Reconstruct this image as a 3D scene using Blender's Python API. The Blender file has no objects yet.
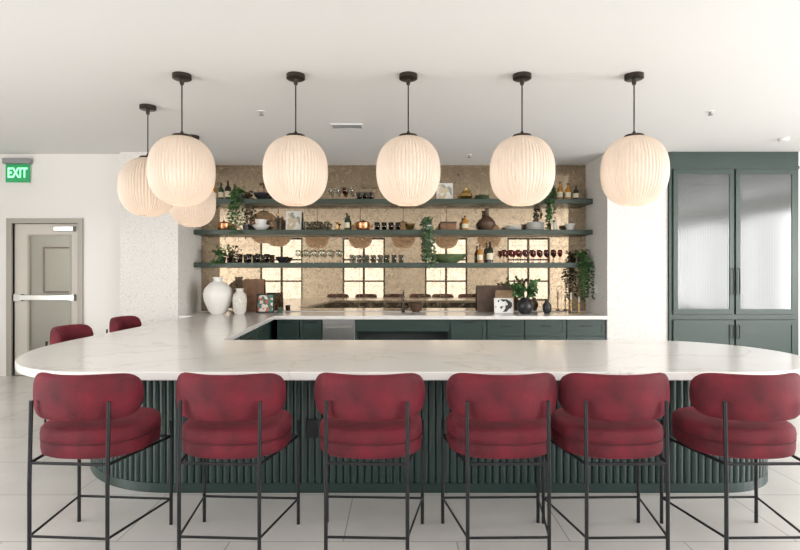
import bpy, bmesh, math, random
from mathutils import Vector, Matrix
random.seed(7)
S=bpy.context.scene
try:
    S.view_settings.view_transform='Standard'
except Exception: pass
COL=S.collection
CEIL=3.10; CAMZ=1.41; F=533.3
# ------------------------------------------------------------ materials
def newmat(name):
    m=bpy.data.materials.new(name); m.use_nodes=True
    nt=m.node_tree; b=nt.nodes['Principled BSDF']; return m,nt,b
def M(name,c,rough=.5,metal=0,noise=0,nscale=20,bump=0,bscale=60,sheen=0,emit=None,es=0,spec=None,coat=0):
    m,nt,b=newmat(name)
    b.inputs['Base Color'].default_value=(*c,1); b.inputs['Roughness'].default_value=rough; b.inputs['Metallic'].default_value=metal
    if spec is not None: b.inputs['Specular IOR Level'].default_value=spec
    if sheen: 
        b.inputs['Sheen Weight'].default_value=sheen; b.inputs['Sheen Roughness'].default_value=.35
        b.inputs['Sheen Tint'].default_value=(.45,.05,.09,1)
    if coat: b.inputs['Coat Weight'].default_value=coat
    if emit: b.inputs['Emission Color'].default_value=(*emit,1); b.inputs['Emission Strength'].default_value=es
    tc=nt.nodes.new('ShaderNodeTexCoord')
    if noise:
        n=nt.nodes.new('ShaderNodeTexNoise'); n.inputs['Scale'].default_value=nscale; n.inputs['Detail'].default_value=4
        nt.links.new(tc.outputs['Object'],n.inputs['Vector'])
        r=nt.nodes.new('ShaderNodeMapRange'); r.inputs[1].default_value=.3; r.inputs[2].default_value=.7; r.inputs[3].default_value=1-noise; r.inputs[4].default_value=1+noise
        nt.links.new(n.outputs['Fac'],r.inputs[0])
        mx=nt.nodes.new('ShaderNodeVectorMath'); mx.operation='SCALE'; mx.inputs[0].default_value=c
        nt.links.new(r.outputs[0],mx.inputs['Scale']); nt.links.new(mx.outputs[0],b.inputs['Base Color'])
    if bump:
        n=nt.nodes.new('ShaderNodeTexNoise'); n.inputs['Scale'].default_value=bscale
        nt.links.new(tc.outputs['Object'],n.inputs['Vector'])
        bp=nt.nodes.new('ShaderNodeBump'); bp.inputs['Strength'].default_value=bump; bp.inputs['Distance'].default_value=.01
        nt.links.new(n.outputs['Fac'],bp.inputs['Height']); nt.links.new(bp.outputs[0],b.inputs['Normal'])
    return m
m_ceil=M('ceiling_paint',(.80,.797,.785),.85,bump=.05,bscale=120)
m_wall=M('wall_paint',(.79,.77,.735),.8,bump=.08,bscale=90)
m_trim=M('trim_paint',(.75,.73,.69),.5)
m_taupe=M('taupe_paint',(.36,.33,.285),.45)
m_doorp=M('door_paint',(.56,.52,.46),.4)
m_black=M('black_metal',(.018,.018,.02),.38,metal=.6)
m_bronze=M('bronze_metal',(.05,.038,.03),.35,metal=.8)
m_steel=M('stainless',(.58,.57,.55),.28,metal=1,noise=.05,nscale=8)
m_brass=M('brass',(.62,.40,.14),.25,metal=1)
m_copper=M('copper',(.60,.28,.14),.25,metal=1)
m_green=M('green_lacquer',(.011,.030,.026),.33,noise=.08,nscale=6)
m_cab=M('green_cabinet',(.024,.046,.039),.4,noise=.06,nscale=5)
m_shelf=M('green_shelf',(.040,.062,.046),.35,noise=.06,nscale=5)
m_cabin=M('cabinet_inside',(.02,.03,.028),.6)
m_velvet=M('burgundy_velvet',(.105,.0026,.0105),.8,noise=.42,nscale=8,bump=.25,bscale=150,sheen=.28)
m_pipe=M('burgundy_piping',(.06,.002,.007),.8)
m_white=M('white_ceramic',(.78,.76,.72),.35)
m_speck=M('speckled_ceramic',(.66,.63,.57),.6,noise=.3,nscale=90)
m_blackc=M('black_ceramic',(.02,.02,.022),.35,noise=.1)
m_wood=M('walnut_wood',(.20,.10,.05),.5,noise=.35,nscale=12)
m_woodd=M('dark_wood',(.09,.05,.03),.5,noise=.3,nscale=12)
m_leaf=M('leaf_green',(.045,.12,.03),.5,noise=.5,nscale=14)
m_leafg=M('leaf_grey_green',(.10,.17,.08),.55,noise=.4,nscale=14)
m_stem=M('stem_green',(.06,.10,.03),.6)
m_dkgreen=M('green_glass',(.02,.06,.03),.1)
m_amber=M('amber_glass',(.45,.20,.03),.12)
m_dkbot=M('dark_bottle_glass',(.015,.018,.015),.1)
m_greenc=M('green_ceramic',(.10,.14,.06),.3,noise=.3,nscale=20)
m_paper=M('paper',(.78,.76,.70),.7)
m_label=M('bottle_label',(.75,.68,.5),.6)
m_tan=M('tan_board',(.42,.27,.15),.6,noise=.25,nscale=10)
m_plastic=M('white_plastic',(.8,.8,.78),.4)
m_grey=M('grey_metal',(.28,.28,.28),.5)
m_bulb=M('bulb_glow',(1,.9,.75),.5,emit=(1,.80,.55),es=2)

def glassmat(name,tint,mix):
    m=bpy.data.materials.new(name); m.use_nodes=True; nt=m.node_tree; nt.nodes.clear()
    o=nt.nodes.new('ShaderNodeOutputMaterial'); t=nt.nodes.new('ShaderNodeBsdfTransparent'); t.inputs[0].default_value=(*tint,1)
    g=nt.nodes.new('ShaderNodeBsdfGlossy'); g.inputs['Roughness'].default_value=.05; g.inputs[0].default_value=(.9,.9,.9,1)
    lw=nt.nodes.new('ShaderNodeLayerWeight'); lw.inputs[0].default_value=mix
    x=nt.nodes.new('ShaderNodeMixShader'); nt.links.new(lw.outputs['Facing'],x.inputs[0]); nt.links.new(t.outputs[0],x.inputs[1]); nt.links.new(g.outputs[0],x.inputs[2]); nt.links.new(x.outputs[0],o.inputs[0])
    return m
m_glass=glassmat('clear_glass',(.88,.90,.88),.35)
m_redglass=glassmat('red_tinted_glass',(.55,.12,.10),.35)
m_smoke=glassmat('smoked_glass',(.35,.32,.28),.35)

def shade_mat():
    m=bpy.data.materials.new('pleated_shade_fabric'); m.use_nodes=True; nt=m.node_tree; nt.nodes.clear()
    o=nt.nodes.new('ShaderNodeOutputMaterial'); d=nt.nodes.new('ShaderNodeBsdfDiffuse'); d.inputs[0].default_value=(.68,.61,.55,1)
    t=nt.nodes.new('ShaderNodeBsdfTranslucent'); t.inputs[0].default_value=(.85,.75,.65,1)
    x=nt.nodes.new('ShaderNodeMixShader'); x.inputs[0].default_value=.35
    nt.links.new(d.outputs[0],x.inputs[1]); nt.links.new(t.outputs[0],x.inputs[2])
    g=nt.nodes.new('ShaderNodeBsdfGlossy'); g.inputs['Roughness'].default_value=.35; g.inputs[0].default_value=(.9,.9,.88,1)
    y=nt.nodes.new('ShaderNodeMixShader'); y.inputs[0].default_value=.05
    nt.links.new(x.outputs[0],y.inputs[1]); nt.links.new(g.outputs[0],y.inputs[2]); nt.links.new(y.outputs[0],o.inputs[0]); return m
m_shade=shade_mat()

def marble():
    m,nt,b=newmat('white_marble'); b.inputs['Roughness'].default_value=.14
    tc=nt.nodes.new('ShaderNodeTexCoord')
    w=nt.nodes.new('ShaderNodeTexNoise'); w.inputs['Scale'].default_value=.6; w.inputs['Detail'].default_value=4; w.inputs['Distortion'].default_value=1.3
    nt.links.new(tc.outputs['Object'],w.inputs['Vector'])
    cr=nt.nodes.new('ShaderNodeValToRGB'); e=cr.color_ramp.elements
    base=(.785,.765,.74,1)
    e[0].position=.465; e[0].color=base; e[1].position=.525; e[1].color=base
    k=e.new(.493); k.color=(.77,.745,.715,1); k=e.new(.50); k.color=(.69,.65,.61,1); k=e.new(.506); k.color=(.77,.745,.72,1)
    nt.links.new(w.outputs['Fac'],cr.inputs[0])
    n=nt.nodes.new('ShaderNodeTexNoise'); n.inputs['Scale'].default_value=2.2; n.inputs['Detail'].default_value=5
    nt.links.new(tc.outputs['Object'],n.inputs['Vector'])
    r=nt.nodes.new('ShaderNodeMapRange'); r.inputs[1].default_value=.3; r.inputs[2].default_value=.7; r.inputs[3].default_value=.97; r.inputs[4].default_value=1.02
    nt.links.new(n.outputs['Fac'],r.inputs[0])
    mx=nt.nodes.new('ShaderNodeVectorMath'); mx.operation='SCALE'; nt.links.new(cr.outputs[0],mx.inputs[0]); nt.links.new(r.outputs[0],mx.inputs['Scale'])
    nt.links.new(mx.outputs[0],b.inputs['Base Color']); return m
m_marble=marble()

def floor_mat():
    m,nt,b=newmat('porcelain_tile'); b.inputs['Roughness'].default_value=.22
    tc=nt.nodes.new('ShaderNodeTexCoord'); br=nt.nodes.new('ShaderNodeTexBrick'); br.offset=.5
    br.inputs['Scale'].default_value=1; br.inputs['Brick Width'].default_value=1.2; br.inputs['Row Height'].default_value=.6; br.inputs['Mortar Size'].default_value=.004; br.inputs['Mortar Smooth'].default_value=.2
    br.inputs['Color1'].default_value=(.62,.60,.57,1); br.inputs['Color2'].default_value=(.65,.63,.60,1); br.inputs['Mortar'].default_value=(.38,.365,.34,1)
    mp=nt.nodes.new('ShaderNodeMapping'); mp.inputs['Location'].default_value=(.3,.18,0)
    nt.links.new(tc.outputs['Object'],mp.inputs[0]); nt.links.new(mp.outputs[0],br.inputs['Vector'])
    n=nt.nodes.new('ShaderNodeTexNoise'); n.inputs['Scale'].default_value=1.8; n.inputs['Detail'].default_value=6
    nt.links.new(tc.outputs['Object'],n.inputs['Vector'])
    r=nt.nodes.new('ShaderNodeMapRange'); r.inputs[1].default_value=.3; r.inputs[2].default_value=.7; r.inputs[3].default_value=.91; r.inputs[4].default_value=1.05
    nt.links.new(n.outputs['Fac'],r.inputs[0])
    mx=nt.nodes.new('ShaderNodeVectorMath'); mx.operation='SCALE'; nt.links.new(br.outputs[0],mx.inputs[0]); nt.links.new(r.outputs[0],mx.inputs['Scale'])
    nt.links.new(mx.outputs[0],b.inputs['Base Color']); return m
m_floor=floor_mat()

def mosaic():
    m,nt,b=newmat('textured_wallpaper'); b.inputs['Roughness'].default_value=.5
    tc=nt.nodes.new('ShaderNodeTexCoord'); v=nt.nodes.new('ShaderNodeTexVoronoi'); v.inputs['Scale'].default_value=42; v.feature='DISTANCE_TO_EDGE'
    nt.links.new(tc.outputs['Object'],v.inputs['Vector'])
    cr=nt.nodes.new('ShaderNodeValToRGB'); cr.color_ramp.elements[0].color=(.56,.53,.49,1); cr.color_ramp.elements[1].color=(.74,.72,.69,1); cr.color_ramp.elements[1].position=.12
    nt.links.new(v.outputs['Distance'],cr.inputs[0]); nt.links.new(cr.outputs[0],b.inputs['Base Color'])
    bp=nt.nodes.new('ShaderNodeBump'); bp.inputs['Strength'].default_value=.2; bp.inputs['Distance'].default_value=.008
    nt.links.new(v.outputs['Distance'],bp.inputs['Height']); nt.links.new(bp.outputs[0],b.inputs['Normal']); return m
m_mosaic=mosaic()

def mirror():
    m=bpy.data.materials.new('antique_bronze_mirror'); m.use_nodes=True; nt=m.node_tree; nt.nodes.clear()
    o=nt.nodes.new('ShaderNodeOutputMaterial'); tc=nt.nodes.new('ShaderNodeTexCoord')
    g=nt.nodes.new('ShaderNodeBsdfGlossy'); g.inputs['Roughness'].default_value=.015; g.inputs[0].default_value=(.44,.35,.25,1)
    d=nt.nodes.new('ShaderNodeBsdfPrincipled'); d.inputs['Roughness'].default_value=.45; d.inputs['Metallic'].default_value=.2
    n=nt.nodes.new('ShaderNodeTexNoise'); n.inputs['Scale'].default_value=15; n.inputs['Detail'].default_value=9; n.inputs['Roughness'].default_value=.75; n.inputs['Distortion'].default_value=.5
    nt.links.new(tc.outputs['Object'],n.inputs['Vector'])
    cr=nt.nodes.new('ShaderNodeValToRGB'); cr.color_ramp.elements[0].position=.35; cr.color_ramp.elements[0].color=(.13,.09,.05,1); cr.color_ramp.elements[1].position=.65; cr.color_ramp.elements[1].color=(.32,.24,.145,1)
    nt.links.new(n.outputs['Fac'],cr.inputs[0]); nt.links.new(cr.outputs[0],d.inputs['Base Color'])
    r=nt.nodes.new('ShaderNodeMapRange'); r.inputs[1].default_value=.45; r.inputs[2].default_value=.70; r.inputs[3].default_value=.12; r.inputs[4].default_value=.6
    nt.links.new(n.outputs['Fac'],r.inputs[0])
    mp=nt.nodes.new('ShaderNodeMapping'); mp.inputs['Rotation'].default_value=(math.radians(90),0,0)
    nt.links.new(tc.outputs['Object'],mp.inputs[0])
    br=nt.nodes.new('ShaderNodeTexBrick'); br.offset=0; br.inputs['Scale'].default_value=1; br.inputs['Brick Width'].default_value=.62; br.inputs['Row Height'].default_value=.62; br.inputs['Mortar Size'].default_value=.002
    nt.links.new(mp.outputs[0],br.inputs['Vector'])
    mx=nt.nodes.new('ShaderNodeMath'); mx.operation='MAXIMUM'; nt.links.new(r.outputs[0],mx.inputs[0]); nt.links.new(br.outputs['Fac'],mx.inputs[1])
    x=nt.nodes.new('ShaderNodeMixShader'); nt.links.new(mx.outputs[0],x.inputs[0]); nt.links.new(g.outputs[0],x.inputs[1]); nt.links.new(d.outputs[0],x.inputs[2]); nt.links.new(x.outputs[0],o.inputs[0]); return m
m_mirror=mirror()

def reeded():
    m,nt,b=newmat('reeded_glass'); b.inputs['Base Color'].default_value=(.085,.092,.092,1); b.inputs['Roughness'].default_value=.10; b.inputs['IOR'].default_value=1.62
    tc=nt.nodes.new('ShaderNodeTexCoord'); w=nt.nodes.new('ShaderNodeTexWave'); w.bands_direction='X'; w.inputs['Scale'].default_value=14
    nt.links.new(tc.outputs['Object'],w.inputs['Vector'])
    bp=nt.nodes.new('ShaderNodeBump'); bp.inputs['Strength'].default_value=.10; bp.inputs['Distance'].default_value=.003
    nt.links.new(w.outputs['Fac'],bp.inputs['Height']); nt.links.new(bp.outputs[0],b.inputs['Normal']); return m
m_reed=reeded()
def picmat(name,cols,scale):
    m,nt,b=newmat(name); b.inputs['Roughness'].default_value=.5
    tc=nt.nodes.new('ShaderNodeTexCoord'); v=nt.nodes.new('ShaderNodeTexVoronoi'); v.inputs['Scale'].default_value=scale
    nt.links.new(tc.outputs['Object'],v.inputs['Vector'])
    sp=nt.nodes.new('ShaderNodeSeparateColor'); nt.links.new(v.outputs['Color'],sp.inputs[0])
    cr=nt.nodes.new('ShaderNodeValToRGB'); cr.color_ramp.interpolation='CONSTANT'
    for i,c in enumerate(cols):
        if i<2: e=cr.color_ramp.elements[i]
        else: e=cr.color_ramp.elements.new(.5)
        e.position=i/len(cols); e.color=(*c,1)
    nt.links.new(sp.outputs[0],cr.inputs[0]); nt.links.new(cr.outputs[0],b.inputs['Base Color']); return m
m_pic1=picmat('picture_green_coral',[(.05,.2,.15),(.7,.68,.6),(.5,.12,.08),(.1,.12,.1)],22)
m_pic2=picmat('picture_pale',[(.75,.72,.65),(.6,.5,.35),(.78,.76,.7),(.3,.32,.28)],14)
m_pic3=picmat('picture_black_white',[(.8,.8,.78),(.03,.03,.03)],16)

# ------------------------------------------------------------ mesh helpers
def obj_from_bm(bm,name,mat,smooth=False,parent=None,loc=(0,0,0),rot=(0,0,0)):
    me=bpy.data.meshes.new(name); 
    bmesh.ops.recalc_face_normals(bm,faces=bm.faces[:])
    bm.to_mesh(me); bm.free()
    if mat: me.materials.append(mat)
    if smooth:
        for p in me.polygons: p.use_smooth=True
        try: me.set_sharp_from_angle(angle=math.radians(40))
        except Exception: pass
    o=bpy.data.objects.new(name,me); COL.objects.link(o); o.location=loc; o.rotation_euler=rot
    if parent: o.parent=parent
    return o
def add_box(bm,x0,x1,y0,y1,z0,z1):
    v=[bm.verts.new(p) for p in [(x0,y0,z0),(x1,y0,z0),(x1,y1,z0),(x0,y1,z0),(x0,y0,z1),(x1,y0,z1),(x1,y1,z1),(x0,y1,z1)]]
    for f in [(0,3,2,1),(4,5,6,7),(0,1,5,4),(1,2,6,5),(2,3,7,6),(3,0,4,7)]: bm.faces.new([v[i] for i in f])
def box(name,b,mat,parent=None,bevel=0,loc=(0,0,0),rot=(0,0,0)):
    bm=bmesh.new()
    bs=b if isinstance(b[0],(tuple,list)) else [b]
    for q in bs: add_box(bm,*q)
    if bevel: bmesh.ops.bevel(bm,geom=bm.edges[:],offset=bevel,segments=2,affect='EDGES',profile=.5)
    return obj_from_bm(bm,name,mat,False,parent,loc,rot)
def add_lathe(bm,prof,seg=24,cx=0,cy=0):
    rings=[]
    for r,z in prof:
        if r<1e-5: rings.append([bm.verts.new((cx,cy,z))])
        else: rings.append([bm.verts.new((cx+r*math.cos(2*math.pi*i/seg),cy+r*math.sin(2*math.pi*i/seg),z)) for i in range(seg)])
    for a,b in zip(rings,rings[1:]):
        for i in range(seg):
            j=(i+1)%seg
            if len(a)==1 and len(b)==1: continue
            if len(a)==1: bm.faces.new([a[0],b[i],b[j]])
            elif len(b)==1: bm.faces.new([a[i],a[j],b[0]])
            else: bm.faces.new([a[i],a[j],b[j],b[i]])
def lathe(name,prof,mat,parent=None,loc=(0,0,0),seg=24,rot=(0,0,0)):
    bm=bmesh.new(); add_lathe(bm,prof,seg); return obj_from_bm(bm,name,mat,True,parent,loc,rot)
def add_tube(bm,pts,r,seg=8,closed=False):
    pts=[Vector(p) for p in pts]; n=len(pts); rings=[]
    for i,p in enumerate(pts):
        a=pts[(i-1)%n] if (closed or i>0) else p; b=pts[(i+1)%n] if (closed or i<n-1) else p
        d=(b-a).normalized(); up=Vector((0,0,1)) if abs(d.z)<.95 else Vector((0,1,0))
        u=d.cross(up).normalized(); w=u.cross(d).normalized()
        rings.append([bm.verts.new(p+u*r*math.cos(2*math.pi*k/seg)+w*r*math.sin(2*math.pi*k/seg)) for k in range(seg)])
    m=n if closed else n-1
    for i in range(m):
        A=rings[i];B=rings[(i+1)%n]
        for k in range(seg):
            j=(k+1)%seg; bm.faces.new([A[k],A[j],B[j],B[k]])
    if not closed:
        bm.faces.new(rings[0]); bm.faces.new(rings[-1])
def tube(name,pts,r,mat,parent=None,seg=8,closed=False,loc=(0,0,0)):
    bm=bmesh.new(); add_tube(bm,pts,r,seg,closed); return obj_from_bm(bm,name,mat,True,parent,loc)
def tag(o,label,cat,group=None):
    o["label"]=label; o["category"]=cat
    if group: o["group"]=group
    return o
def empty(name,loc,label,cat,group=None,rot=0):
    e=bpy.data.objects.new(name,None); e.empty_display_size=.1; COL.objects.link(e); e.location=loc; e.rotation_euler=(0,0,rot)
    return tag(e,label,cat,group)
def struct(o): o["kind"]="structure"; return o
def copy_tree(o,parent=None):
    c=o.copy(); COL.objects.link(c)
    if parent is not None: c.parent=parent
    for ch in list(o.children): copy_tree(ch,c)
    return c

# ------------------------------------------------------------ room shell
XL,XR,YR=-7.5,8.0,-3.5
YB=8.19; YC=7.33; YW=7.45
struct(box('floor',(XL,XR,YR,YB+.15,-.1,0),m_floor))
struct(box('ceiling',(XL,XR,YR,YB+.15,CEIL,CEIL+.1),m_ceil))
struct(box('wall_back',(-3.05,2.85,YB,YB+.12,0,CEIL),m_wall))
DX0,DX1,DH=-5.41,-4.49,2.13
struct(box('wall_back_left',[(XL,DX0,YW,YW+.12,0,CEIL),(DX1,-3.85,YW,YW+.12,0,CEIL),(DX0,DX1,YW,YW+.12,DH,CEIL)],m_wall))
struct(box('wall_column_left',(-3.85,-3.05,YC,YB+.12,0,CEIL),m_mosaic))
struct(box('wall_column_right',(2.85,3.68,YC,YB+.12,0,CEIL),m_mosaic))
struct(box('wall_back_right',[(5.46,XR,YC,YC+.12,0,CEIL),(3.68,5.46,YB,YB+.12,0,CEIL),(5.46,5.58,YC+.12,YB,0,CEIL)],m_wall))
struct(box('baseboard_left',(DX1+.1,-3.852,YW-.015,YW,0,.12),m_taupe))
def wall_with_holes_y(name,y0,y1,x0,x1,holes,z0,z1):
    bs=[(x0,x1,y0,y1,0,z0),(x0,x1,y0,y1,z1,CEIL)]; c=x0
    for a,b in holes: bs.append((c,a,y0,y1,z0,z1)); c=b
    bs.append((c,x1,y0,y1,z0,z1)); return struct(box(name,bs,m_wall))
def wall_with_holes_x(name,x0,x1,y0,y1,holes,z0,z1):
    bs=[(x0,x1,y0,y1,0,z0),(x0,x1,y0,y1,z1,CEIL)]; c=y0
    for a,b in holes: bs.append((x0,x1,c,a,z0,z1)); c=b
    bs.append((x0,x1,c,y1,z0,z1)); return struct(box(name,bs,m_wall))
WZ0,WZ1=.45,2.8
rc=[-4.42,-1.35,1.72,4.79]
holes=[(c-.79,c+.79) for c in rc]
wall_with_holes_y('wall_front',YR-.15,YR,XL,XR,holes,WZ0,WZ1)
ry=[-2.0,.8,3.6]
hx=[(c-1.0,c+1.0) for c in ry]
wall_with_holes_x('wall_right',XR,XR+.15,YR-.15,YB+.15,hx,WZ0,WZ1)
ly=[-1.8,1.2]
lx=[(c-1.0,c+1.0) for c in ly]
wall_with_holes_x('wall_left',XL-.15,XL,YR-.15,YB+.15,lx,WZ0,WZ1)
def area(name,loc,rot,sx,sy,w,col=(1,1,1)):
    l=bpy.data.lights.new(name,'AREA'); l.shape='RECTANGLE'; l.size=sx; l.size_y=sy; l.energy=w; l.color=col
    o=bpy.data.objects.new(name,l); COL.objects.link(o); o.location=loc; o.rotation_euler=rot; return o
wn=1
DAY=(1.0,.99,.98)
WREAR=32; WSIDE=270
zc=(WZ0+WZ1)/2; wh=WZ1-WZ0
for c in rc:
    bars=[(c-.79,c-.73,YR-.1,YR-.04,WZ0,WZ1),(c+.73,c+.79,YR-.1,YR-.04,WZ0,WZ1),(c-.73,c+.73,YR-.1,YR-.04,WZ0,WZ0+.07),(c-.73,c+.73,YR-.1,YR-.04,WZ1-.07,WZ1),(c-.04,c+.04,YR-.1,YR-.04,WZ0+.07,WZ1-.07)]
    for zz in (1.15,1.95):
        bars+=[(c-.73,c-.04,YR-.1,YR-.04,zz,zz+.06),(c+.04,c+.73,YR-.1,YR-.04,zz,zz+.06)]
    struct(box(f'window_{wn}',bars,m_black)); wn+=1
    area('daylight_window',(c,YR-.13,zc),(math.radians(90),0,math.radians(0)),1.58,wh,WREAR,DAY)
for c in ry:
    struct(box(f'window_{wn}',[(XR+.04,XR+.1,c-1,c-.95,WZ0,WZ1),(XR+.04,XR+.1,c+.95,c+1,WZ0,WZ1),(XR+.04,XR+.1,c-.95,c+.95,WZ0,WZ0+.06),(XR+.04,XR+.1,c-.95,c+.95,WZ1-.06,WZ1),(XR+.04,XR+.1,c-.03,c+.03,WZ0+.06,WZ1-.06)],m_black)); wn+=1
    area('daylight_window',(XR+.13,c,zc),(math.radians(90),0,math.radians(90)),2,wh,WSIDE,DAY)
for c in ly:  # unseen left windows and their area lamps, added to even out the light
    struct(box(f'window_{wn}',[(XL-.1,XL-.04,c-1,c-.95,WZ0,WZ1),(XL-.1,XL-.04,c+.95,c+1,WZ0,WZ1),(XL-.1,XL-.04,c-.95,c+.95,WZ0,WZ0+.06),(XL-.1,XL-.04,c-.95,c+.95,WZ1-.06,WZ1),(XL-.1,XL-.04,c-.03,c+.03,WZ0+.06,WZ1-.06)],m_black)); wn+=1
    area('daylight_window',(XL-.13,c,zc),(math.radians(90),0,math.radians(-90)),2,wh,WSIDE*.9,DAY)
w=bpy.data.worlds.new('World'); S.world=w; w.use_nodes=True
w.node_tree.nodes['Background'].inputs[0].default_value=(.85,.92,1,1); w.node_tree.nodes['Background'].inputs[1].default_value=1.0

# ------------------------------------------------------------ door, exit sign
struct(box('trim_1',[(DX0-.07,DX0,YW-.03,YW+.12,0,DH+.07),(DX1,DX1+.07,YW-.03,YW+.12,0,DH+.07),(DX0,DX1,YW-.03,YW+.12,DH,DH+.07)],m_taupe))
d=struct(box('door_1',[(DX0+.005,DX0+.20,YW+.03,YW+.075,.01,DH-.005),(DX1-.13,DX1-.005,YW+.03,YW+.075,.01,DH-.005),(DX0+.20,DX1-.13,YW+.03,YW+.075,.01,.34),(DX0+.20,DX1-.13,YW+.03,YW+.075,1.97,DH-.005)],m_doorp))
box('door_glass',(DX0+.20,DX1-.13,YW+.048,YW+.056,.34,1.97),m_glass,d)
box('glass_bead',[(DX0+.19,DX0+.215,YW+.022,YW+.03,.33,1.98),(DX1-.145,DX1-.12,YW+.022,YW+.03,.33,1.98),(DX0+.215,DX1-.145,YW+.022,YW+.03,.33,.355),(DX0+.215,DX1-.145,YW+.022,YW+.03,1.955,1.98)],m_taupe,d)
box('push_bar',[(DX0+.05,DX1-.06,YW-.035,YW+.0,1.06,1.13),(DX0+.04,DX0+.14,YW-.045,YW+.03,1.045,1.145),(DX1-.1,DX1-.05,YW-.03,YW+.03,1.05,1.14)],m_steel,d,bevel=.004)
box('door_closer',[(DX1-.34,DX1-.06,YW-.03,YW+.03,2.02,2.09)],m_steel,d,bevel=.006)
for z in (.25,1.1,1.9): box('door_hinge',(DX1-.012,DX1+.002,YW-.012,YW+.03,z,z+.1),m_steel,d)
struct(box('wall_corridor',[(-6.5,-3.6,9.3,9.4,0,2.7),(-6.6,-6.5,YW+.12,9.4,0,2.7),(-3.86,-3.84,YB+.15,9.4,0,2.7)],m_wall))
struct(box('floor_corridor',(-6.5,-3.86,YB+.15,9.3,-.1,0),m_floor))
struct(box('ceiling_corridor',(-6.5,-3.86,YW+.13,9.3,2.7,2.8),m_ceil))
area('corridor_downlight',(-5,8.4,2.68),(0,0,0),.5,.5,16,(1,.93,.82))
pf=empty('framed_picture',(-5.95,9.28,1.5),'wood framed abstract picture hanging in the corridor','picture')
box('frame',[(-.25,-.22,-.02,.018,-.4,.4),(.22,.25,-.02,.018,-.4,.4),(-.22,.22,-.02,.018,.37,.4),(-.22,.22,-.02,.018,-.4,-.37)],m_wood,pf)
box('picture_print',(-.22,.22,-.005,.018,-.37,.37),m_paper,pf)

m_exitbg=M('exit_panel',(.02,.25,.09),.3,emit=(.03,.55,.18),es=.25)
m_exitl=M('exit_letters',(.5,1,.6),.4,emit=(.25,1,.45),es=1.2)
ex=empty('exit_sign',(-5.32,YW-.02,2.70),'green lit EXIT sign mounted high on the white wall','exit sign')
box('sign_panel',(-.165,.165,-.012,.0,0,.25),m_exitbg,ex)
box('sign_housing',(-.19,.19,-.05,.018,.255,.33),m_grey,ex,bevel=.006)
tb=bpy.data.curves.new('t','FONT'); tb.body='EXIT'; tb.size=.17; tb.align_x='CENTER'; tb.align_y='CENTER'; tb.extrude=.002; tb.offset=.003
to=bpy.data.objects.new('tmp',tb); COL.objects.link(to); bpy.context.view_layer.update()
me=bpy.data.meshes.new_from_object(to.evaluated_get(bpy.context.evaluated_depsgraph_get())); bpy.data.objects.remove(to)
me.materials.clear(); me.materials.append(m_exitl)
lo=bpy.data.objects.new('exit_lettering',me); COL.objects.link(lo); lo.parent=ex; lo.location=(0,-.016,.125); lo.rotation_euler=(math.radians(90),0,0); lo.scale=(.80,1.15,1)

# ------------------------------------------------------------ niche: mirror, shelves
mir=tag(box('mirror_panel',(-3.045,2.845,YB-.012,YB-.001,.86,CEIL-.005),m_mirror),'mottled antique bronze mirror panels covering the bar alcove wall','mirror')
SH=[2.50,2.044,1.557]; SF=7.87
for i,z in enumerate(SH):
    sh=tag(box('wall_shelf',(-3.045,2.845,SF,YB-.014,z-.035,z+.035),m_shelf,bevel=.003),
        'long dark green floating shelf across the mirrored alcove','shelf','alcove shelves')
TOP=[z+.036 for z in SH]

# ------------------------------------------------------------ worktop
CT=.85; CB=.80
def ell(cx,cy,rx,ry,a0,a1,n): return [(cx+rx*math.cos(math.radians(a0+(a1-a0)*i/n)),cy+ry*math.sin(math.radians(a0+(a1-a0)*i/n))) for i in range(n+1)]
out=[]
out+=ell(-1.85,4.6,.98,1.52,180,270,36)
out+=ell(2.03,3.84,.76,.76,-90,90,40)
out+=[(-1.45,4.6),(-1.50,4.61),(-1.535,4.65),(-1.545,4.72),(-1.72,7.3),(2.845,7.3),(2.845,YB-.013),(-3.045,YB-.013),(-3.045,YC-.0),(-2.83,YC-.02)]
def extrude_poly(name,pts,z0,z1,mat,bevel=0,parent=None,smooth=False):
    bm=bmesh.new(); lo=[bm.verts.new((x,y,z0)) for x,y in pts]; hi=[bm.verts.new((x,y,z1)) for x,y in pts]
    n=len(pts); bm.faces.new(lo[::-1]); bm.faces.new(hi)
    for i in range(n): j=(i+1)%n; bm.faces.new([lo[i],lo[j],hi[j],hi[i]])
    o=obj_from_bm(bm,name,mat,smooth,parent)
    if bevel:
        b=o.modifiers.new('Bevel','BEVEL'); b.width=bevel; b.segments=2; b.limit_method='ANGLE'; b.angle_limit=math.radians(50)
    return o
tag(extrude_poly('worktop',out,CB,CT,m_marble,.006,None,True),'continuous U-shaped white marble worktop with rounded ends','worktop')
# ------------------------------------------------------------ fluted base
path=[(-2.45,YB-.02)]+ell(-1.5,4.6,.95,1.14,180,270,60)+ell(2.1,3.98,.52,.52,-90,90,50)
inner=[(-1.60,4.5),(-1.62,4.6),(-1.79,7.3),(-1.79,YB-.02)]
def resample(p,step):
    P=[Vector((a,b)) for a,b in p]; L=[0]
    for a,b in zip(P,P[1:]): L.append(L[-1]+(b-a).length)
    n=int(L[-1]/step); res=[]; k=0
    for i in range(n+1):
        s=min(L[-1]-1e-6,i*step)
        while L[k+1]<s: k+=1
        t=(s-L[k])/(L[k+1]-L[k]); d=(P[k+1]-P[k]).normalized(); res.append((P[k].lerp(P[k+1],t),Vector((d.y,-d.x)),s))
    return res
PITCH=.046; fl=[]
for p,nm,s in resample(path,PITCH/8):
    ph=(s/PITCH)%1.0; h=.012*math.sqrt(max(0,1-((ph-.5)/.43)**2)) if abs(ph-.5)<.43 else -.004
    q=p+nm*h; fl.append((q.x,q.y))
bar=empty('bar_counter',(0,3.46,0),'dark green fluted bar counter carrying the marble worktop','bar counter')
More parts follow.
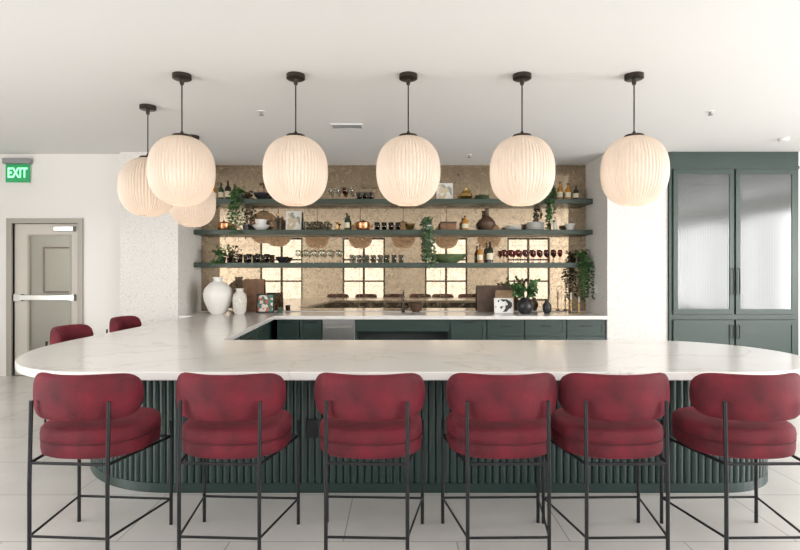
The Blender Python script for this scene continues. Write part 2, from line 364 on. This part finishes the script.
body=extrude_poly('fluted_panel',[(x,y-3.46) for x,y in fl+inner],.065,CB-.001,m_green,0,bar,True)
pl=[(p+nm*.012) for p,nm,s in resample(path,.05)]
extrude_poly('plinth',[(v.x,v.y-3.46) for v in pl]+[(x,y-3.46) for x,y in inner],.001,.063,m_green,0,bar)
ou=box('outlet_plate',(-.035,.035,-.012,0,0,.12),m_black,bar,bevel=.003,loc=(-.565,-.014,.36))
for z in (.02,.07): box('socket',(-.017,.017,-.015,-.012,z,z+.03),m_black,ou)
for i,(a,b) in enumerate([(4.75,5.55),(5.57,6.4),(6.42,7.2)]):
    xa=-1.62-(a-4.6)*.17/2.7; 
    dd=box('cabinet_door',(0,.018,.0,b-a,.12,.77),m_cab,bar,bevel=.003,loc=(xa+.002,a-3.46,0),rot=(0,0,math.atan(.17/2.7)))
    box('handle',(.028,.036,.25,.45,.70,.71),m_brass,dd)
# ------------------------------------------------------------ back run
def cab(x0,x1,kind):
    w=x1-x0; e=empty('base_cabinet',((x0+x1)/2,7.38,0),{'door':'dark green shaker base cabinet under the marble worktop','drawer':'dark green drawer cabinet with bar pull under the worktop'}[kind],'cabinet','back bar base cabinets')
    h=w/2-.003
    box('cabinet_body',(-h,h,0,.6,.10,CB-.002),m_cab,e); box('toe_kick',(-h,h,.05,.07,0,.099),m_black,e)
    def front(nm,z0,z1,hz):
        dr=box(nm,[(-h+.004,h-.004,-.014,-.001,z0,z1),(-h+.004,-h+.054,-.022,-.014,z0,z1),(h-.054,h-.004,-.022,-.014,z0,z1),(-h+.054,h-.054,-.022,-.014,z0,z0+.045),(-h+.054,h-.054,-.022,-.014,z1-.045,z1)],m_cab,e)
        box('handle',[(-.08,.08,-.045,-.037,hz,hz+.01),(-.075,-.068,-.038,-.022,hz,hz+.01),(.068,.075,-.038,-.022,hz,hz+.01)],m_black,dr)
    if kind=='door': front('door',.11,CB-.012,CB-.045)
    else: front('drawer',.57,CB-.012,CB-.10); front('drawer',.34,.565,.46); front('drawer',.11,.335,.23)
for a,b,k in [(-1.70,-1.39,'door'),(-1.39,-1.076,'door'),(.69,1.2,'door'),(1.2,1.72,'drawer'),(1.72,2.3,'drawer'),(2.3,2.84,'drawer')]: cab(a,b,k)
dw=empty('dishwasher',(-.847,7.38,0),'stainless steel undercounter dishwasher between green cabinets','dishwasher')
box('appliance_body',(-.225,.225,0,.58,.0,CB-.003),m_grey,dw); box('door',(-.222,.222,-.025,-.001,.1,CB-.07),m_steel,dw,bevel=.003)
box('control_panel',(-.222,.222,-.022,-.001,CB-.066,CB-.006),m_steel,dw)
tube('handle',[(-.17,-.028,.69),(-.17,-.06,.69),(.17,-.06,.69),(.17,-.028,.69)],.008,m_steel,dw)
sa=empty('sink_cabinet',(.035,7.38,0),'open knee-space sink cabinet with green apron panel','cabinet')
box('apron',(-.652,.652,-.015,.0,CB-.17,CB-.002),m_cab,sa); box('back_panel',(-.652,.652,.3,.32,.0,CB-.002),m_cabin,sa)
for q in (-.652,.635): box('side_panel',(q,q+.017,.0,.3,0,CB-.17),m_cab,sa)
sk=tag(box('sink_basin',[(-.3,.3,0,.012,0,.006),(-.3,.3,.388,.4,0,.006),(-.3,-.288,.012,.388,0,.006),(.288,.3,.012,.388,0,.006),(-.288,.288,.012,.388,0,.002)],m_steel,loc=(.05,7.42,CT+.0005)),'stainless bar sink set in the marble worktop','sink')
fa=empty('faucet',(.05,7.95,CT),'matte black gooseneck faucet behind the bar sink','faucet')
lathe('faucet_base',[(0,0),(.028,0),(.028,.02),(.016,.03),(.016,.07),(0,.07)],m_black,fa)
tube('spout',[(0,0,.06),(0,0,.24)]+[(0,-.07+.07*math.cos(math.radians(a)),.24+.07*math.sin(math.radians(a))) for a in range(15,181,15)]+[(0,-.14,.19)],.011,m_black,fa)
tube('handle',[(.015,0,.05),(.05,0,.055),(.085,0,.085)],.007,m_black,fa)

# ------------------------------------------------------------ tall cabinet
tc_=empty('tall_cabinet',(4.57,YC,0),'tall dark green built-in cabinet with reeded glass doors','cabinet')
box('cabinet_body',[(-.885,-.84,-.03,.8,0,CEIL-.003),(.84,.885,-.03,.8,0,CEIL-.003),(-.84,.84,-.03,.8,2.87,CEIL-.003),(-.84,.84,-.03,.8,.80,.87),(-.84,.84,-.03,.8,0,.1),(-.84,.84,.72,.8,.1,2.87),(-.012,.012,-.03,.0,.1,.8),(-.012,.012,-.03,.0,.87,2.87)],m_cab,tc_)
box('crown_trim',[(-.888,.888,-.045,-.031,2.86,2.9)],m_cab,tc_)
for z in (1.35,1.85,2.35): box('shelf',(-.838,.838,.08,.7,z,z+.025),m_cab,tc_)
for sx in (-1,1):
    x0,x1=(-.838,-.014) if sx<0 else (.014,.838)
    f=.06
    dr=box('door',[(x0,x0+f,-.055,-.031,.875,2.855),(x1-f,x1,-.055,-.031,.875,2.855),(x0+f,x1-f,-.055,-.031,.875,.945),(x0+f,x1-f,-.055,-.031,2.785,2.855)],m_cab,tc_)
    box('glass_pane',(x0+f,x1-f,-.046,-.040,.945,2.785),m_reed,dr)
    hx_=x1-.03 if sx<0 else x0+.03
    tube('handle',[(hx_,-.056,1.15),(hx_,-.085,1.15),(hx_,-.085,1.5),(hx_,-.056,1.5)],.006,m_black,dr)
    lw_=box('lower_door',[(x0,x1,-.045,-.031,.105,.795),(x0,x0+f,-.055,-.045,.105,.795),(x1-f,x1,-.055,-.045,.105,.795),(x0+f,x1-f,-.055,-.045,.105,.17),(x0+f,x1-f,-.055,-.045,.73,.795)],m_cab,tc_)
    tube('handle',[(hx_,-.056,.55),(hx_,-.085,.55),(hx_,-.085,.72),(hx_,-.056,.72)],.006,m_black,lw_)

# ------------------------------------------------------------ pendants
def shade_mesh(parent):
    bm=bmesh.new(); R,H=.266,.294; ribs=56; seg=ribs*6; n=2.3; rings=[]
    NR=30
    for k in range(NR+1):
        ph=math.radians(-74+ (74+79)*k/NR); c=math.cos(ph)**(2/n); s=abs(math.sin(ph))**(2/n)*(1 if ph>0 else -1)
        r=R*c; z=H*s; amp=.0055*min(1,c*1.2); ring=[]
        for i in range(seg):
            t=2*math.pi*i/seg; rr=r+amp*(abs(math.sin(ribs*math.pi*i/seg))*2-1.2)
            ring.append(bm.verts.new((rr*math.cos(t),rr*math.sin(t),z)))
        rings.append(ring)
    for a,b in zip(rings,rings[1:]):
        for i in range(seg): j=(i+1)%seg; bm.faces.new([a[i],a[j],b[j],b[i]])
    return obj_from_bm(bm,'lamp_shade',m_shade,True,parent)
GZ=2.285
p0=empty('pendant_lamp',(-1.84,4.5,GZ),'cream pleated globe pendant lamp on bronze rod above the bar','pendant lamp','globe pendant lamps')
shade_mesh(p0)
up=CEIL-GZ
lathe('canopy',[(0,up-.001),(.078,up-.001),(.078,up-.035),(.07,up-.04),(.02,up-.04),(.016,up-.085),(0,up-.085)],m_bronze,p0)
lathe('rod',[(0,up-.08),(.006,up-.08),(.006,.31),(0,.31)],m_bronze,p0,seg=8)
lathe('cap',[(0,.335),(.012,.335),(.014,.312),(.075,.305),(.085,.29),(.085,.278),(0,.278)],m_bronze,p0)
lathe('bulb',[(0,-.07),(.035,-.055),(.05,-.02),(.045,.02),(.02,.07),(.018,.12),(.004,.12),(.004,.276)],m_bulb,p0)
pl_=bpy.data.lights.new('lamp_glow','POINT'); pl_.energy=1.9; pl_.color=(1,.84,.68); pl_.shadow_soft_size=.05
plo=bpy.data.objects.new('lamp_glow',pl_); COL.objects.link(plo); plo.parent=p0; plo.location=(0,0,-.13)
for x,y in [(-.88,4.5),(.07,4.5),(1.03,4.5),(1.975,4.5),(-2.52,5.33),(-2.52,6.48)]:
    c=copy_tree(p0); c.location=(x,y,GZ)

# ------------------------------------------------------------ stools
def stool():
    e=empty('bar_stool',(0,0,0),'burgundy velvet bar stool with curved back and black metal legs','bar stool','burgundy bar stools')
    a,b=.27,.248
    def outline(s,z,N=48,n=2.6,ins=0):
        r=[]
        for i in range(N):
            t=2*math.pi*i/N; c,s_=math.cos(t),math.sin(t)
            r.append(((a*s-ins)*abs(c)**(2/n)*(1 if c>=0 else -1),.01+(b*s-ins)*abs(s_)**(2/n)*(1 if s_>=0 else -1),z))
        return r
    bm=bmesh.new(); rs=[]
    for s,z in [(.0,.508),(.6,.508),(.93,.509),(.975,.516),(.99,.54),(.99,.572),(.975,.581),(.995,.59),(1.0,.613),(.985,.638),(.94,.652),(.85,.66),(.6,.667),(.3,.669),(0,.669)]:
        if s==0: rs.append([bm.verts.new((0,.01,z))])
        else: rs.append([bm.verts.new(p) for p in outline(s,z)])
    for A,B in zip(rs,rs[1:]):
        n=48
        for i in range(n):
            j=(i+1)%n
            if len(A)==1: bm.faces.new([A[0],B[i],B[j]])
            elif len(B)==1: bm.faces.new([A[i],A[j],B[0]])
            else: bm.faces.new([A[i],A[j],B[j],B[i]])
    st=obj_from_bm(bm,'seat',m_velvet,True,e)
    tube('piping',outline(.985,.582),.004,m_pipe,st,6,True)
    bm=bmesh.new(); rs=[]; NA=40; A0=74
    zc,hh,th=.812,.113,.040
    for k in range(NA+1):
        u=-1+2*k/NA; ang=math.radians(A0*u)
        endf=(1-abs(u)**7*.999)
        endf=max(0.02,endf)**.5
        cx=.275*math.sin(ang); cy=-.232*math.cos(ang)-.01
        nx,ny=math.sin(ang),-math.cos(ang)
        ring=[]
        for q in range(20):
            t=2*math.pi*q/20; ex=2.8
            co,si=math.cos(t),math.sin(t)
            du=th*endf**.7*abs(co)**(2/ex)*(1 if co>=0 else -1); dz=hh*endf*abs(si)**(2/ex)*(1 if si>=0 else -1)
            ring.append(bm.verts.new((cx+nx*du,cy+ny*du,zc+dz)))
        rs.append(ring)
    for A,B in zip(rs,rs[1:]):
        for i in range(20): j=(i+1)%20; bm.faces.new([A[i],A[j],B[j],B[i]])
    bm.faces.new(rs[0]); bm.faces.new(rs[-1])
    br=obj_from_bm(bm,'backrest',m_velvet,True,e)
    for x in (-.197,.197):
        tube('leg',[(x,-.262,0),(x,-.262,.40),(x,-.250,.80)],.0095,m_black,e,10)
    for x in (-.272,.272):
        tube('leg',[(x,.205,0),(x,.205,.59)],.0095,m_black,e,10)
    bm=bmesh.new()
    z=.145
    add_tube(bm,[(-.197,-.262,z),(.197,-.262,z),(.272,.205,z),(-.272,.205,z)],.007,8,True)
    obj_from_bm(bm,'footrest',m_black,True,e)
    bm=bmesh.new(); z=.499
    add_tube(bm,[(-.197,-.258,z),(.197,-.258,z),(.272,.205,z),(-.272,.205,z)],.008,8,True)
    obj_from_bm(bm,'seat_frame',m_black,True,e)
    return e
s0=stool()
pos=[(-1.58,2.83,-4),(-.858,2.83,-3),(-.152,2.83,-2),(.518,2.83,1),(1.09,2.83,1),(1.762,2.83,1)]
s0.location=(pos[0][0],pos[0][1],0); s0.rotation_euler=(0,0,math.radians(pos[0][2]))
for x,y,r in pos[1:]:
    c=copy_tree(s0); c.location=(x,y,0); c.rotation_euler=(0,0,math.radians(r))
for x,y in [(-3.0,5.1),(-3.05,6.2)]:
    c=copy_tree(s0); c.location=(x,y,0); c.rotation_euler=(0,0,math.radians(-88))

# ------------------------------------------------------------ ceiling fittings
v=empty('ceiling_vent',(-.60,6.05,CEIL),'small white slotted air vent set in the ceiling','air vent')
box('vent_frame',[(-.18,.18,-.10,-.08,-.012,-.001),(-.18,.18,.08,.10,-.012,-.001),(-.18,-.165,-.08,.08,-.012,-.001),(.165,.18,-.08,.08,-.012,-.001)],m_plastic,v)
box('vent_slats',[(-.165,.165,-.075+i*.026,-.063+i*.026,-.010,-.001) for i in range(6)],m_grey,v)
def spr(x,y):
    e=empty('sprinkler',(x,y,CEIL),'small ceiling fire sprinkler head with round plate','sprinkler','ceiling sprinklers')
    lathe('cover_plate',[(0,-.001),(.04,-.001),(.038,-.008),(0,-.008)],m_plastic,e)
    lathe('sprinkler_head',[(0,-.0085),(.012,-.0085),(.012,-.035),(.025,-.038),(.025,-.042),(0,-.042)],m_grey,e,seg=12)
spr(-1.43,5.5); spr(3.20,5.5); spr(.97,7.5)
sd=tag(lathe('smoke_detector',[(0,0),(.06,0),(.06,-.02),(.045,-.035),(0,-.035)],m_plastic,loc=(4.75,6.6,CEIL-.001)),'round white smoke detector on the ceiling','smoke detector')

# ------------------------------------------------------------ decor helpers
YI=8.02; SI=F/YI
def PX(px,y=YI): return (px-400)*y/F
def vase(name,prof,mat,loc,label,cat='vase',seg=32,group=None): return tag(lathe(name,prof,mat,None,loc,seg),label,cat,group)
def bottle(x,z,h,mat,label,y=YI,cap=m_black,lab=True,r=None):
    r=r or h*.15
    e=empty('bottle',(x,y,z),label,'bottle','bottles on the bar shelves')
    lathe('bottle_body',[(0,0),(r,0),(r,h*.58),(r*.85,h*.66),(r*.35,h*.76),(r*.32,h*.92),(0,h*.92)],mat,e,seg=16)
    lathe('cap',[(0,h*.921),(r*.36,h*.921),(r*.36,h),(0,h)],cap,e,seg=12)
    if lab: lathe('bottle_label',[(r*1.015,h*.15),(r*1.02,h*.15),(r*1.02,h*.45),(r*1.015,h*.45)],m_label,e,seg=16)
    return e
def tomesh(bm,name,mat):
    me=bpy.data.meshes.new(name); bmesh.ops.recalc_face_normals(bm,faces=bm.faces[:]); bm.to_mesh(me); bm.free()
    for p in me.polygons: p.use_smooth=True
    me.materials.append(mat); return me
bm=bmesh.new(); add_lathe(bm,[(0,0),(.032,0),(.03,.004),(.004,.01),(.004,.085),(.02,.10),(.036,.125),(.038,.155),(.031,.195),(.0295,.195),(.036,.155),(.034,.127),(.018,.104),(0,.1)],16)
wme=tomesh(bm,'wine_glass_mesh',m_glass); wme2=wme.copy(); wme2.materials.clear(); wme2.materials.append(m_redglass)
bm=bmesh.new(); add_lathe(bm,[(0,0),(.033,0),(.04,.12),(.037,.12),(.030,.012),(0,.012)],16)
tme=tomesh(bm,'tumbler_mesh',m_glass); tme2=tme.copy(); tme2.materials.clear(); tme2.materials.append(m_smoke)
def inst(name,me,x,y,z,label,cat,group,sc=1):
    o=bpy.data.objects.new(name,me); COL.objects.link(o); o.location=(x,y,z); o.scale=(sc,sc,sc); return tag(o,label,cat,group)
def bowl(x,y,z,r,h,mat,label,name='bowl'):
    return tag(lathe(name,[(0,0),(r*.4,0),(r*.45,h*.06),(r*.8,h*.5),(r,h),(r*.95,h),(r*.74,h*.52),(r*.35,h*.14),(0,h*.12)],mat,None,(x,y,z),28),label,'bowl')
def plates(x,y,z,r,n,mat,label):
    for i in range(n):
        tag(lathe('plate',[(0,0),(r*.6,0),(r,.014),(r,.018),(r*.6,.008),(0,.008)],mat,None,(x,y,z+i*.0165),28),label,'plate','stacked plates')
def frame(x,y,z,w,h,fm,pm,label,name='framed_picture',cat='picture',t=.02,b=.018,tilt=-8):
    e=empty(name,(x,y,z),label,cat); e.rotation_euler=(math.radians(tilt),0,0)
    box('frame',[(-w/2,-w/2+b,0,t,0,h),(w/2-b,w/2,0,t,0,h),(-w/2+b,w/2-b,0,t,0,b),(-w/2+b,w/2-b,0,t,h-b,h)],fm,e)
    box('picture_print',(-w/2+b,w/2-b,.006,t,b,h-b),pm,e); return e
def pot(x,z,r,h,mat,label,y=YI):
    e=empty('cooking_pot',(x,y,z),label,'pot','pots on the bar shelves')
    lathe('pot_body',[(0,0),(r*.9,0),(r,h*.1),(r,h*.7),(r*.97,h*.7),(0,h*.68)],mat,e)
    l=lathe('lid',[(r*1.02,h*.705),(r*.9,h*.78),(r*.4,h*.86),(0,h*.87)],mat,e); lathe('knob',[(0,h*.871),(.01,h*.871),(.018,h*.95),(.012,h),(0,h)],m_brass,l,seg=12)
    for s in (-1,1): tube('handle',[(s*r,-.03,h*.5),(s*(r+.035),-.025,h*.52),(s*(r+.035),.025,h*.52),(s*r,.03,h*.5)],.006,m_brass,e)
def add_leaf(bm,p,d,n,L,W):
    d=d.normalized(); s=d.cross(n)
    if s.length<1e-4: return
    s.normalize(); n=s.cross(d)
    v=[bm.verts.new(q) for q in [p,p+d*L*.35+s*W*.5,p+d*L*.75+s*W*.38-n*L*.06,p+d*L-n*L*.14,p+d*L*.75-s*W*.38-n*L*.06,p+d*L*.35-s*W*.5]]
    c=bm.verts.new(p+d*L*.5-n*L*.06)
    for i in range(6): bm.faces.new([c,v[i],v[(i+1)%6]])
def rv(): return Vector((random.uniform(-1,1),random.uniform(-1,1),random.uniform(-1,1)))
def trailing(x,y,z,length,nv,spread,label,lm=m_leaf,potm=m_black,pr=.055,front=7.835,leafL=.045,ph=.09,bush=.08):
    e=empty('potted_plant',(x,y,z),label,'plant','trailing plants on the shelves')
    lathe('pot',[(0,0),(pr*.75,0),(pr,ph),(pr*.9,ph),(pr*.85,ph*.85),(0,ph*.85)],potm,e,seg=20)
    bs=bmesh.new(); bl=bmesh.new()
    for i in range(nv):
        L=length*(1 if i==0 else random.uniform(.45,1)); fx=random.uniform(-spread,spread)
        fy=front-y+random.uniform(-.03,.0)
        pts=[Vector((0,0,ph*.9)),Vector((fx*.4,fy*.35,ph+random.uniform(.02,bush))),Vector((fx*.8,fy,ph*.5+random.uniform(0,.03)))]
        k=max(2,int(L/.05)); cx=fx*.8
        for j in range(1,k+1):
            cx+=random.uniform(-.012,.012); pts.append(Vector((cx+fx*.3*j/k,fy-random.uniform(0,.012),ph*.5-L*j/k)))
        add_tube(bs,pts,.0018,4)
        for a,b in zip(pts,pts[1:]):
            for _ in range(3):
                q=a.lerp(b,random.random()); d=rv(); d.y=-abs(d.y)*.6; d.z=-abs(d.z)*.6
                add_leaf(bl,q,d,rv(),leafL*random.uniform(.7,1.2),leafL*.75)
    for i in range(46):
        d=rv(); d.z=abs(d.z)+.15; d.y=-abs(d.y)*.8; q=Vector((0,0,ph))+d*random.uniform(.03,bush); add_leaf(bl,q,d+rv()*.5,rv(),leafL*random.uniform(.8,1.3),leafL*.8)
    obj_from_bm(bs,'vines',m_stem,False,e); obj_from_bm(bl,'foliage',lm,False,e)
    return e
T1,T2,T3=TOP
# --- top shelf
bottle(PX(214),T1,.24,m_amber,'amber glass bottle at the end of the top shelf')
bottle(PX(221),T1,.26,m_dkgreen,'dark green glass bottle standing on the top shelf')
bottle(PX(228),T1,.29,m_dkbot,'black wine bottle standing on the top shelf')
trailing(PX(240),8.0,T1,.60,8,.10,'trailing ivy in a black pot on the top shelf')
bowl(PX(262),YI,T1,.13,.10,m_blackc,'shallow black bowl on the top shelf')
for px in (330,337,344,351): inst('wine_glass',wme2 if px in(344,) else wme,PX(px),YI,T1,'clear stemmed wine glass on the top shelf','wine glass','wine glasses on the top shelf')
for px in (359,365,371): inst('tumbler',tme2,PX(px),YI,T1,'smoked glass tumbler on the top shelf','tumbler','smoked tumblers on the top shelf')
frame(PX(445),8.05,T1,.25,.27,m_trim,m_pic2,'small pale framed print leaning on the top shelf')
j=empty('jar',(PX(466),YI,T1),'round brass jar with a knobbed lid on the top shelf','jar')
lathe('jar_body',[(0,0),(.07,0),(.10,.05),(.09,.10),(.06,.12),(0,.12)],m_brass,j); lathe('lid',[(0,.121),(.062,.121),(.05,.15),(.012,.16),(.016,.18),(0,.19)],m_brass,j)
plates(PX(482),YI,T1,.11,4,m_greenc,'green glazed plate in a stack on the top shelf')
bottle(PX(560),T1,.27,m_amber,'amber whisky bottle on the top shelf')
bottle(PX(568),T1,.25,m_amber,'amber glass bottle with black cap on the top shelf',r=.045)
bottle(PX(576),T1,.22,m_dkbot,'short dark bottle at the end of the top shelf',r=.04)
trailing(PX(549),8.0,T1,.48,8,.09,'trailing ivy in a black pot on the top shelf')
# --- middle shelf
tag(lathe('mug',[(0,0),(.045,0),(.05,.09),(.046,.09),(.04,.01),(0,.01)],m_blackc,None,(PX(246),YI,T2)),'black ceramic mug on the middle shelf','mug')
pot(PX(224),T2,.09,.15,m_copper,'copper pot with lid and brass handles beside the ivy')
bowl(PX(261),YI,T2,.13,.08,m_white,'white ceramic bowl on the middle shelf')
bowl(PX(261),YI,T2+.012,.09,.15,m_white,'small white ceramic bowl nested in a larger one')
bottle(PX(278),T2,.24,m_smoke,'smoked glass decanter on the middle shelf',lab=False,cap=m_brass,r=.05)
frame(PX(293),8.05,T2,.23,.30,m_trim,m_pic2,'white framed abstract print leaning on the middle shelf')
for i,px in enumerate((306,313,320,327)): inst('tumbler',tme,PX(px),YI,T2,'clear glass tumbler on the middle shelf','tumbler','tumblers on the middle shelf',1.1)
tag(lathe('candle_holder',[(0,0),(.05,0),(.045,.01),(.01,.02),(.01,.1),(.03,.12),(.03,.13),(0,.13)],m_brass,None,(PX(337),YI,T2)),'turned brass candle holder on the middle shelf','candle holder')
bottle(PX(347),T2,.26,m_dkgreen,'green glass bottle on the middle shelf')
pot(PX(363),T2,.10,.16,m_copper,'copper pot with lid and brass handles on the middle shelf')
for px in (377,384,391,398): inst('tumbler',tme2,PX(px),YI,T2,'smoked glass tumbler on the middle shelf','tumbler','smoked tumblers on the middle shelf')
bowl(PX(410),YI,T2,.08,.10,m_brass,'small brass bowl on the middle shelf')
trailing(PX(427),8.0,T2,.60,9,.10,'trailing grey-green plant in a white pot on the middle shelf',m_leafg,m_white)
e=empty('wooden_box',(PX(448),YI,T2),'small walnut box with lid on the middle shelf','box')
box('box_body',(-.12,.12,-.08,.08,0,.10),m_wood,e,bevel=.004); box('lid',(-.123,.123,-.083,.083,.101,.125),m_woodd,e,bevel=.003)
bottle(PX(465),T2,.22,m_amber,'squat amber bottle on the middle shelf',r=.05)
vase('vase',[(0,0),(.07,0),(.12,.06),(.125,.12),(.08,.18),(.03,.22),(.025,.30),(.04,.33),(.03,.33),(.015,.3),(0,.29)],m_woodd,(PX(487),YI,T2),'dark bronze bulbous vase with narrow neck')
plates(PX(513),YI,T2,.12,4,m_white,'white dinner plate in a stack on the middle shelf')
plates(PX(535),YI,T2,.135,7,m_white,'white dinner plate in a stack on the middle shelf')
tag(lathe('mug',[(0,0),(.05,0),(.075,.10),(.07,.10),(.045,.01),(0,.01)],m_white,None,(PX(570),YI,T2)),'white ceramic cup on the middle shelf','mug')
bottle(PX(555),T2,.20,m_white,'small white ceramic bottle on the middle shelf',lab=False,cap=m_wood)
# --- lower shelf
trailing(PX(223),8.0,T3,.07,8,.10,'leafy green plant in a dark pot on the lower shelf',bush=.17)
for px in (240,249,258,267): inst('tumbler',tme2,PX(px),YI,T3,'smoked glass tumbler on the lower shelf','tumbler','smoked tumblers on the lower shelf',1.1)
bowl(PX(282),YI,T3,.10,.09,m_blackc,'small black bowl on the lower shelf')
for px in (298,306,314,322,330,338): inst('wine_glass',wme,PX(px),YI,T3,'clear stemmed wine glass on the lower shelf','wine glass','wine glasses on the lower shelf')
for px in (352,359,366,373,380,387,394,401): inst('tumbler',tme,PX(px),YI,T3,'clear glass tumbler on the lower shelf','tumbler','clear tumblers on the lower shelf')
pt=bowl(PX(449),YI-.01,T3,.14,.13,m_greenc,'wide green glazed dish on the lower shelf','dish'); pt.scale=(2.0,1,1)
bottle(PX(480),T3,.27,m_amber,'amber bottle on the lower shelf')
bottle(PX(490),T3,.32,m_dkbot,'tall dark wine bottle on the lower shelf')
for px in range(504,564,7): inst('wine_glass',wme2,PX(px),YI,T3,'red-tinted stemmed wine glass on the lower shelf','wine glass','red wine glasses on the lower shelf')
trailing(PX(580),8.0,T3,.62,10,.11,'trailing ivy in a black pot on the lower shelf')
# --- worktop items
vase('vase',[(0,0),(.09,0),(.13,.04),(.195,.20),(.205,.28),(.19,.36),(.12,.44),(.065,.47),(.06,.50),(.075,.53),(.065,.53),(.05,.5),(.05,.46),(0,.45)],m_white,(-2.62,7.68,CT),'large matte white urn vase on the marble worktop')
vase('vase',[(0,0),(.06,0),(.09,.05),(.10,.2),(.09,.28),(.05,.32),(.05,.35),(.06,.37),(.05,.37),(.04,.34),(0,.33)],m_speck,(-2.29,7.62,CT),'speckled stoneware vase beside the white urn')
def board(x,y,w,h,t,mat,label,tilt=-9):
    bm=bmesh.new(); pts=[]
    for cx,cz,a0 in [(w/2-.03,.03,-90),(w/2-.03,h-.03,0),(-w/2+.03,h-.03,90),(-w/2+.03,.03,180)]:
        for k in range(7): a=math.radians(a0+15*k); pts.append((cx+.03*math.cos(a),cz+.03*math.sin(a)))
    f=[bm.verts.new((a,0,b)) for a,b in pts]; g=[bm.verts.new((a,t,b)) for a,b in pts]; n=len(pts)
    bm.faces.new(f); bm.faces.new(g[::-1])
    for i in range(n): k=(i+1)%n; bm.faces.new([f[i],f[k],g[k],g[i]])
    o=obj_from_bm(bm,'cutting_board',mat,False,None,(x,y,CT+.0055),(math.radians(tilt),0,0)); return tag(o,label,'cutting board')
board(PX(252,8.05),8.06,.32,.50,.025,m_wood,'tall walnut cutting board leaning on the mirror')
frame(PX(265,7.85),7.85,CT+.004,.26,.28,m_black,m_pic1,'black framed green and coral print on the worktop')
tag(lathe('tealight_holder',[(0,0),(.035,0),(.04,.08),(.036,.08),(.03,.01),(0,.01)],m_dkgreen,None,(PX(280,7.9),7.9,CT)),'small green glass tealight holder','candle holder')
bowl(.24,8.03,CT,.12,.13,m_woodd,'dark wooden bowl behind the sink')
board(PX(496,8.05),8.06,.56,.40,.025,m_woodd,'wide dark wood board leaning on the mirror')
board(PX(505,7.97),7.96,.28,.33,.025,m_tan,'smaller light wood board leaning in front of a darker one')
frame(PX(504,7.8),7.8,CT+.004,.28,.22,m_white,m_pic3,'white framed black and white geometric print')
def bush(x,y,z,label):
    e=empty('potted_plant',(x,y,z),label,'plant')
    lathe('pot',[(0,0),(.07,0),(.11,.05),(.12,.12),(.09,.19),(.06,.21),(.065,.23),(.055,.23),(.05,.2),(0,.2)],m_blackc,e,seg=28)
    bl=bmesh.new(); bs=bmesh.new()
    for i in range(26):
        d=rv(); d.z=abs(d.z)+.5; d.normalize(); a=Vector((0,0,.2)); b=a+d*random.uniform(.18,.38); b.y=min(b.y,.12); add_tube(bs,[a,(a+b)/2+Vector((0,0,.02)),b],.0022,4)
        for k in range(7): add_leaf(bl,a.lerp(b,random.uniform(.4,1)),rv()+d*.4,rv(),.075,.05)
    obj_from_bm(bs,'stems',m_stem,False,e); obj_from_bm(bl,'foliage',m_leaf,False,e)
bush(PX(525,7.75),7.75,CT,'leafy green plant in a round black vase on the worktop')
vase('vase',[(0,0),(.04,0),(.065,.05),(.065,.12),(.03,.17),(.03,.2),(.02,.2),(.02,.17),(0,.16)],m_blackc,(PX(547,7.8),7.8,CT),'small black bottle vase on the worktop')
for px,h in ((571,.30),(579,.24)):
    e=empty('candle_holder',(PX(px,7.85),7.85,CT),'slim brass candlestick with an ivory candle','candle holder','brass candlesticks')
    lathe('stem',[(0,0),(.04,0),(.035,.01),(.008,.02),(.008,h*.6),(.02,h*.63),(.02,h*.66),(0,h*.66)],m_brass,e,seg=16); lathe('candle',[(0,h*.661),(.011,h*.661),(.011,h),(0,h)],m_paper,e,seg=10)
e=empty('light_switch',(2.849,7.75,1.15),'white double switch plate on the textured side wall','light switch')
box('switch_plate',(-.008,.0,-.06,.06,0,.12),m_plastic,e,bevel=.002)
for q in (-.045,.012): box('rocker',(-.012,-.009,q,q+.033,.03,.09),m_white,e)

# ------------------------------------------------------------ camera
cd=bpy.data.cameras.new('camera'); cd.sensor_width=36; cd.lens=24; cam=bpy.data.objects.new('camera',cd); COL.objects.link(cam)
cam.location=(0,0,CAMZ); cam.rotation_euler=(math.radians(90),0,0); cd.clip_start=.05; S.camera=cam
